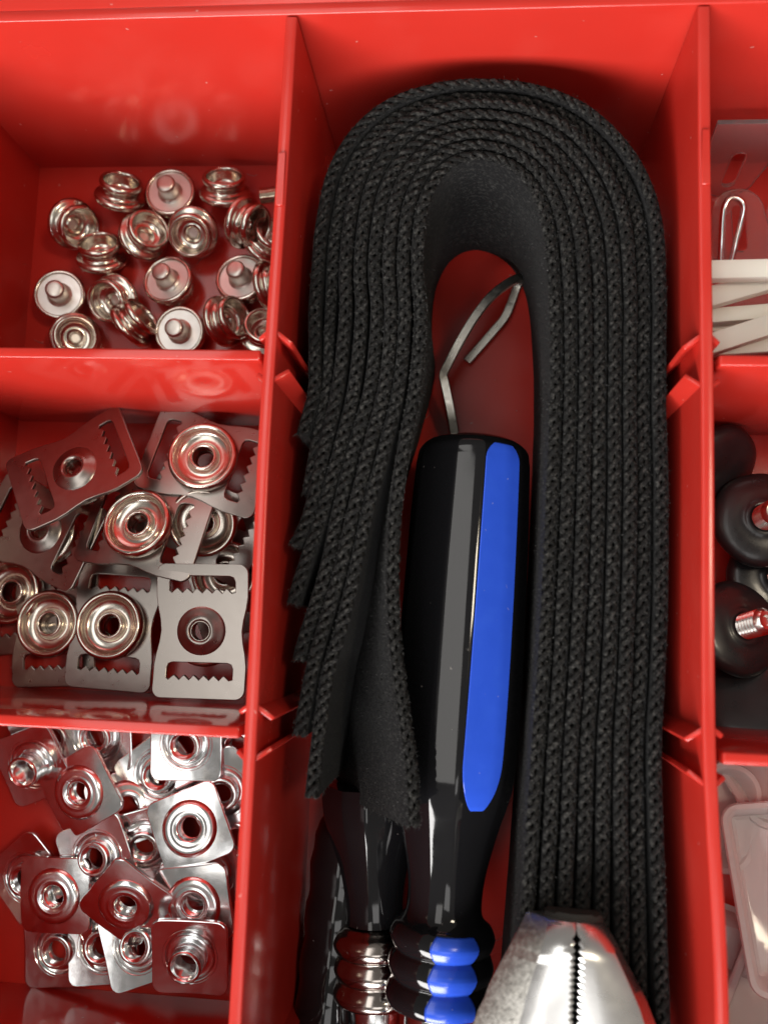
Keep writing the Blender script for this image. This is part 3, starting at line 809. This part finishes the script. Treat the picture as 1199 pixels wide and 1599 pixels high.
SLIDERS = [  # x, y, lift, axis of the socket, spin, label
    (-107.16, 3.63, 0.0, (-.10, .05, 1), 8, 'metal strap slider at the far left, mostly under its neighbours'),
    (-56.28, 9.94, 0.5, (.05, -.05, 1), 20, 'metal strap slider lying beneath, its socket seen through the slot above'),
    (-96.23, -3.48, 2.5, (-.06, .06, 1), 4, 'strap slider with its round socket up, nearest the lower left corner of its compartment'),
    (-60.27, 21.48, 5.0, (.10, -.25, 1), 60, 'strap slider under the upper right one, showing half a pale ring'),
    (-98.40, 17.89, 7.5, (.10, -.12, -1), 70, 'dark strap slider at the left edge with its toothed slot in view'),
    (-80.45, -3.30, 6.0, (-.02, .08, 1), -2, 'strap slider with its round socket up, between two others in the bottom row'),
    (-57.00, -3.33, 15.0, (.02, .03, -1), 1, 'bright strap slider lying plate-up with both toothed slots clear, bottom right of its compartment'),
    (-59.82, 34.68, 11.5, (.05, .14, 1), 76, 'strap slider with its socket up in the upper right corner of its compartment'),
    (-72.55, 18.83, 11.0, (-.10, .26, 1), 80, 'strap slider in the middle of the heap, its large bright socket facing up'),
    (-88.20, 31.45, 13.5, (.12, -.30, -1), -60, 'dark strap slider tilted plate-up against the wall at the upper left of the heap'),
]
sp = make_slider()
for k, (x, y, lift, d, spin, label) in enumerate(SLIDERS):
    o = sp if k == 0 else copy_thing(sp)
    o['label'] = label
    drop(o, x, y, lift, d, spin)

# ------------------------------------------------------------------ square nuts (lower left compartment)
nut_plate = flat_shape('plate', round_rect(14.2, 14.2, 2.0, 5), [circle(4.6, 32)], 1.0, 0.2, CHROME, dish=0.42)
ring_me = mesh_data('raised_ring', *lathe([(r * .9 + (.0 if r > 3.2 else .29), z + 0.08) for r, z in smooth_profile([(5.9, 0.62), (5.75, 0.85), (5.3, 1.25), (4.7, 1.42), (3.6, 1.44), (2.9, 1.42), (2.85, 0.4), (3.5, 0.15), (4.4, 0.40), (5.1, 0.10), (5.8, -0.36), (5.9, -0.1)], 2, True)], 40, True), CHROME, True, 50)
bprof = [(2.9, 1.43), (2.35, 1.38), (2.12, 1.15)]
for k in range(6): bprof += [(2.05, 0.85 - k * .78), (2.38, 0.46 - k * .78)]
bprof += [(2.5, -3.9), (2.75, -4.1), (3.05, -3.9), (3.1, -3.5)]
for k in range(3): bprof += [(2.95, -3.2 + k * .8), (3.1, -2.8 + k * .8)]
bprof += [(3.1, -0.4), (3.3, 0.1), (2.9, 0.3)]
barrel_me = mesh_data('barrel', *lathe(bprof, 32, True), CHROME, True, 50)
short = [(r, z if z > -0.6 else -0.6 + (z + 0.6) * 0.42) for r, z in bprof]
short_me = mesh_data('barrel', *lathe(short, 32, True), CHROME, True, 50)
def make_nut():
    t = thing('square_nut', '', 'nut', (0, 0, 0), 'zinc plated square nuts heaped in the lower left compartment')
    part('plate', nut_plate, t); part('raised_ring', ring_me, t); part('barrel', short_me, t)
    return t
NUTS = [  # x, y, lift, axis (+ = flat face), spin, label
    (-90.25, -76.73, 0, (.04, .03, -1), 6, 'square nut barrel-up, the lowest on the left of the nut heap'),
    (-79.86, -75.02, 0.6, (.06, -.05, -1), 8, 'square nut barrel-up in the bottom row, second from the left'),
    (-50.10, -49.78, 0, (.05, .05, -1), 15, 'square nut half hidden by the long divider beside the bright flat nut'),
    (-51.05, -29.34, 0, (.1, .1, -1), 0, 'square nut of which only a sliver shows beside the long divider'),
    (-95.67, -29.46, 0, (-.1, .2, -1), 30, 'square nut mostly hidden under the cross divider at the left'),
    (-84.43, -28.77, 1.5, (.02, .15, -1), 4, 'square nut cut off by the cross divider, above the pinkish flat nut'),
    (-69.20, -36.59, 1.5, (.04, .06, -1), 38, 'white gleaming square nut with a wide hole, upper middle of the nut heap'),
    (-76.47, -44.39, 0, (.28, .10, .95), 20, 'dark square nut tilted low between the pinkish flat nut and the white gleaming one'),
    (-54.32, -39.59, 1.5, (-.10, .12, -1), 35, 'square nut barrel-up close to the long divider, above the bright flat nut'),
    (-71.50, -52.26, 0.8, (-.10, .22, -1), 18, 'dark square nut barrel-up in the centre of the nut heap'),
    (-56.39, -57.99, 1.2, (-.25, .20, -1), 30, 'square nut barrel-up leaning in shade below the bright flat nut'),
    (-98.46, -61.26, 1.0, (.10, .12, -1), 42, 'square nut barrel-up at the left edge, partly under a flat nut'),
    (-62.45, -28.99, 4.4, (.02, .10, -1), 2, 'square nut barrel-up cut off by the cross divider, overlapping the white gleaming one'),
    (-70.30, -72.99, 4.0, (.10, -.10, -1), 22, 'square nut barrel-up tilted left of the tall threaded nut'),
    (-81.31, -54.93, 4.2, (.10, .03, -1), 24, 'square nut barrel-up left of the dark central nut'),
    (-98.10, -35.55, 3.4, (.10, .28, -1), 24, 'reddish square nut at the upper left with its threaded barrel sticking up'),
    (-86.10, -40.73, 4.2, (-.14, -.10, 1), 32, 'pinkish square nut lying flat face up, upper left of the nut heap'),
    (-90.16, -63.58, 4.0, (-.06, -.06, 1), 3, 'square nut flat face up at the left, overlapping the one on the edge'),
    (-72.65, -63.35, 5.2, (.05, -.34, 1), 52, 'dark red reflecting square nut tilted flat face up, lower middle'),
    (-59.95, -47.03, 5.0, (.03, .05, 1), 24, 'bright square nut flat face up, highest on the right of the nut heap'),
    (-57.84, -62.86, 5.2, (-.05, -.12, 1), 10, 'square nut flat face up just above the tall threaded nut'),
    (-57.32, -72.93, 8.0, (-.02, .22, -1), 1, 'square nut with a tall threaded barrel sticking up, at the lower right'),
]
np_ = make_nut()
for k, (x, y, lift, d, spin, label) in enumerate(NUTS):
    o = np_ if k == 0 else copy_thing(np_)
    o['label'] = label
    o.scale = (1.17, 1.17, 1.12)
    if 'threaded barrel' in label:
        for c in o.children:
            if c.name.startswith('barrel'): c.data = barrel_me
    drop(o, min(x, -46.0), y, lift, d, spin)

# ------------------------------------------------------------------ upper right compartment: ivory strips, clear tabs, wire loop
def strip(a, b, z, w, label, tilt=0.0):
    A = Vector(a); B = Vector(b); A = A + (B - A) * max(0.0, (43.4 - A.x) / (B.x - A.x)); t = thing('flat_strip', label, 'strip', ((A.x + B.x) / 2, (A.y + B.y) / 2, z), 'ivory strips stacked in the upper right compartment')
    L = (B - A).length; v, f = box(-L / 2, L / 2, -w / 2, w / 2, 0, 2.7, 0.35, 2)
    v = [(x, y + 0.25 * math.cos(x / L * 3), zz + 0.4 * math.cos(x / L * 2.5)) for x, y, zz in v]
    p = part('strip', mesh_data('strip', v, f, IVORY), t)
    t.rotation_euler = (math.radians(tilt), 0, math.atan2(B.y - A.y, B.x - A.x))
strip((38.07, 68.47, 44.00), (79.67, 69.54, 44.00), 41.4, 3.7, 'ivory flat strip on top of its stack, nearest the clear tabs')
strip((38.75, 62.77, 41.00), (81.26, 75.85, 41.00), 38.2, 4.0, 'ivory flat strip slanting up to the right just under the top strip')
strip((39.66, 61.38, 37.00), (82.79, 65.27, 37.00), 35.0, 3.0, 'ivory flat strip in the middle of the stack, almost level')
strip((38.74, 53.13, 41.00), (81.02, 68.02, 41.00), 38.2, 4.0, 'ivory flat strip slanting up to the right, resting near the cross divider')
strip((39.66, 54.90, 37.00), (82.58, 58.40, 37.00), 35.0, 3.2, 'ivory flat strip at the bottom of the stack against the cross divider')
strip((40.35, 61.51, 34.00), (83.96, 57.99, 34.00), 31.8, 2.6, 'ivory flat strip slanting down to the right below the level strips')
for k in range(9):      # the rest of the bundle down to the floor
    strip((43.4, 61.5 + 3.5 * math.sin(k * 2.1), 0), (104.0, 61.5 - 3.5 * math.sin(k * 2.1 + .6), 0), 28.6 - 3.2 * k, 3.4, 'ivory flat strip buried in the lower part of the strip bundle')

def clear_tab(cx, cy, z, ang, label, lean=0):
    r = 5.9; L = 34 if not lean else 19
    outer = [(r * math.cos(a), r * math.sin(a)) for a in [math.pi * k / 14 for k in range(15)]] + [(-r - 1.6, -7), (-r - 1.6, -L), (r + 1.6, -L), (r + 1.6, -7)]
    hole = [(1.5 * math.cos(a), 0.5 + 1.5 * math.sin(a)) for a in [math.pi * k / 8 for k in range(9)]] + [(1.5 * math.cos(a), -8 + 1.5 * math.sin(a)) for a in [math.pi + math.pi * k / 8 for k in range(9)]]
    t = thing('clear_tab', label, 'vinyl tab', (cx, cy, z), 'clear vinyl tabs in the upper right compartment')
    part('tab', flat_shape('tab', outer, [hole], 1.3, 0.3, CLEAR_THIN), t)
    t.rotation_euler = (math.radians(lean), 0, math.radians(ang))
clear_tab(60.46, 98.63, 4.2, 3, 'clear vinyl tab with a rounded top end, slotted by the wire loop')
clear_tab(57.5, 104.6, 8.2, 0, 'clear vinyl tab with its rounded end down, leaning on the back wall', -100)
clear_tab(73.18, 98.89, 2.6, 15, 'clear vinyl tab at the right picture edge beside the wire loop')
t = thing('wire_loop', 'bright bent wire loop threaded through the clear tab', 'wire loop', (58.12, 94.40, 8.00))
o0 = Vector((58.12, 94.40, 8.00))
wl = [(56.16, 85.87, 5.50), (55.80, 91.30, 8.00), (55.72, 96.56, 10.00), (56.74, 99.09, 10.50), (58.58, 99.39, 10.50), (60.13, 97.77, 10.00), (59.98, 94.47, 8.50), (59.23, 90.20, 7.00), (58.61, 86.08, 5.00)]
part('wire', mesh_data('wire', *rod(catmull([tuple(Vector(p) - o0) for p in wl], 6), 0.75, 10), CHROME), t)

# ------------------------------------------------------------------ black knobs with threaded studs (middle right compartment)
knob_prof = smooth_profile([(0, 0), (5, 0), (8.8, 0.4), (10.3, 1.7), (10.2, 3.2), (9.0, 4.2), (6.8, 4.8), (5.2, 5.0), (4.4, 5.15), (3.8, 5.4), (3.2, 5.5)], 3) + [(2.7, 5.3), (2.7, 3.0), (0, 3.0)]
kv, kf = lathe(knob_prof, 48)
kv = [(x * (1 + 0.012 * math.cos(6 * math.atan2(y, x)) * min(1, math.hypot(x, y) / 9)), y * (1 + 0.012 * math.cos(6 * math.atan2(y, x)) * min(1, math.hypot(x, y) / 9)), z) for x, y, z in kv]
knob_me = mesh_data('knob', kv, kf, SMOKE, True, 60)
pr = [(0, 2.5), (2.2, 2.5)]
for k in range(9): pr += [(2.15, 3.2 + k * .9), (2.8, 3.65 + k * .9)]
pr += [(2.3, 11.5), (1.9, 11.8), (1.2, 11.7), (0.9, 11.1), (0, 11.0)]
stud_me = mesh_data('threaded_stud', *lathe(pr, 28), COPPER, True, 40)
KNOBS = [
    (66.67, 12.83, 0, (.15, .1, 1), 'black knob lying low between the two studs'),
    (54.88, 35.31, 0, (-.5, .5, -.75), 'black knob turned over in the shade beside the long divider'),
    (58.92, -12.58, 0, (.2, -.4, -.85), 'black knob turned over near the lower cross divider'),
    (62.57, 25.14, 6.5, (.02, .08, 1), 'round black knob with a pinkish stud, upper one at the right edge'),
    (56.53, 1.22, 4.0, (.42, .22, 1), 'round black knob with a silver threaded stud slanting up beside the long divider'),
]
kp = None
for k, (x, y, lift, d, label) in enumerate(KNOBS):
    if kp is None:
        kp = thing('threaded_knob', '', 'knob', (0, 0, 0), 'black knobs in the middle right compartment')
        part('knob', knob_me, kp); part('threaded_stud', stud_me, kp); o = kp
    else: o = copy_thing(kp)
    o['label'] = label
    drop(o, max(x, 51.5), y, lift, d, 25 * k)

# ------------------------------------------------------------------ clear plastic cups (lower right compartment)
def cup_mesh(w, h, depth, r):
    rings = [(0, depth, .0), (0, 0, .0)]
    verts, faces = [], []
    prof = [(1.1, depth * .98), (1.4, depth), (0.5, depth), (0.2, depth * .9), (-0.6, 1.2), (-1.2, 0.2), (-2.4, 0.0), (-2.6, 1.0), (-1.8, 1.6), (-0.9, depth * .9)]
    prof = [(0.9, depth), (1.2, depth - .6), (0.1, depth - 1.0), (-0.9, 0.8), (-1.9, 0.0)]
    inner = [(-2.6, 1.0), (-1.9, 1.6), (-0.9, depth - .8), (-0.1, depth)]
    N = None
    for off, z in prof:
        pts = round_rect(w + 2 * off, h + 2 * off, max(.4, r + off), 5); N = len(pts)
        verts += [(x, y, z) for x, y in pts]
    k = len(prof)
    verts_in = []
    for off, z in inner:
        pts = round_rect(w + 2 * off, h + 2 * off, max(.4, r + off), 5); verts += [(x, y, z) for x, y in pts]
    T = k + len(inner)
    def ring(i): return [i * N + j for j in range(N)]
    for i in range(k - 1):
        for j in range(N): faces.append((i * N + j, i * N + (j + 1) % N, (i + 1) * N + (j + 1) % N, (i + 1) * N + j))
    faces.append(tuple(ring(k - 1)))
    for i in range(k, T - 1):
        for j in range(N): faces.append((i * N + j, i * N + (j + 1) % N, (i + 1) * N + (j + 1) % N, (i + 1) * N + j))
    faces.append(tuple(ring(k)))
    for j in range(N): faces.append(((T - 1) * N + j, (T - 1) * N + (j + 1) % N, (j + 1) % N, j))
    return mesh_data('shell', verts, faces, CLEAR, True, 35)
cup_a = cup_mesh(17, 34, 7, 2.5); cup_b = cup_mesh(12, 20, 5, 5.0)
CUPS = [
    (64.48, -51.44, 8.5, (-.08, .12, 1), 8, cup_a, 'large clear plastic cup with a rounded corner at the right picture edge'),
    (53.63, -37.77, 4.5, (.22, .10, 1), -12, cup_b, 'small clear plastic cup beside the long divider'),
    (63.14, -29.85, 1.5, (-.15, .25, 1), 30, cup_b, 'clear plastic cup with a round edge just below the cross divider'),
    (58.47, -65.11, 0, (.10, .05, -1), 75, cup_b, 'clear plastic cup turned over below the large one'),
    (62.29, -76.13, 2.0, (.05, -.08, 1), -20, cup_a, 'clear plastic cup at the bottom right corner of the picture'),
]
for k, (x, y, lift, d, spin, me, label) in enumerate(CUPS):
    t = thing('clear_cup', label, 'plastic cup', (0, 0, 0), 'clear plastic cups in the lower right compartment')
    part('shell', me, t)
    drop(t, max(x, 52.5), y, lift, d, spin)

# ------------------------------------------------------------------ lint and grit on the tray floors
rs = random.Random(5); verts, faces = [], []
for q in range(420):
    x = rs.choice([rs.uniform(-108, -40), rs.uniform(-33, 36), rs.uniform(44, 100)]); y = rs.uniform(-84, 112); z = FZ + 0.06
    if rs.random() < 0.35:      # a curled thread
        a = rs.uniform(0, 6.3); c = rs.uniform(-.5, .5); p = Vector((x, y, z)); w = 0.05
        for k in range(5):
            d = Vector((math.cos(a), math.sin(a), 0)); n_ = Vector((-d.y, d.x, 0)) * w; e = p + d * 0.55
            b0 = len(verts); h = Vector((0, 0, 0.09))
            verts += [tuple(p - n_), tuple(p + n_), tuple(p + h), tuple(e - n_), tuple(e + n_), tuple(e + h)]
            faces += [(b0, b0 + 2, b0 + 5, b0 + 3), (b0 + 2, b0 + 1, b0 + 4, b0 + 5), (b0, b0 + 3, b0 + 4, b0 + 1)]
            p = e; a += c
    else:                       # a grain of grit
        r = rs.uniform(0.05, 0.16); b0 = len(verts)
        verts += [(x - r, y - r * .6, z), (x + r, y - r * .8, z), (x + r * .3, y + r, z), (x, y, z + r)]
        faces += [(b0, b0 + 1, b0 + 3), (b0 + 1, b0 + 2, b0 + 3), (b0 + 2, b0, b0 + 3), (b0, b0 + 2, b0 + 1)]
LINT = material('lint', (0.30, 0.24, 0.22), 0.8, noise_scale=900, colour_var=0.6)
o = part('lint_and_grit', mesh_data('lint_and_grit', verts, faces, LINT), None)
o['label'] = 'fine lint threads and grit scattered on the red tray floor'; o['category'] = 'lint'; o['kind'] = 'stuff'
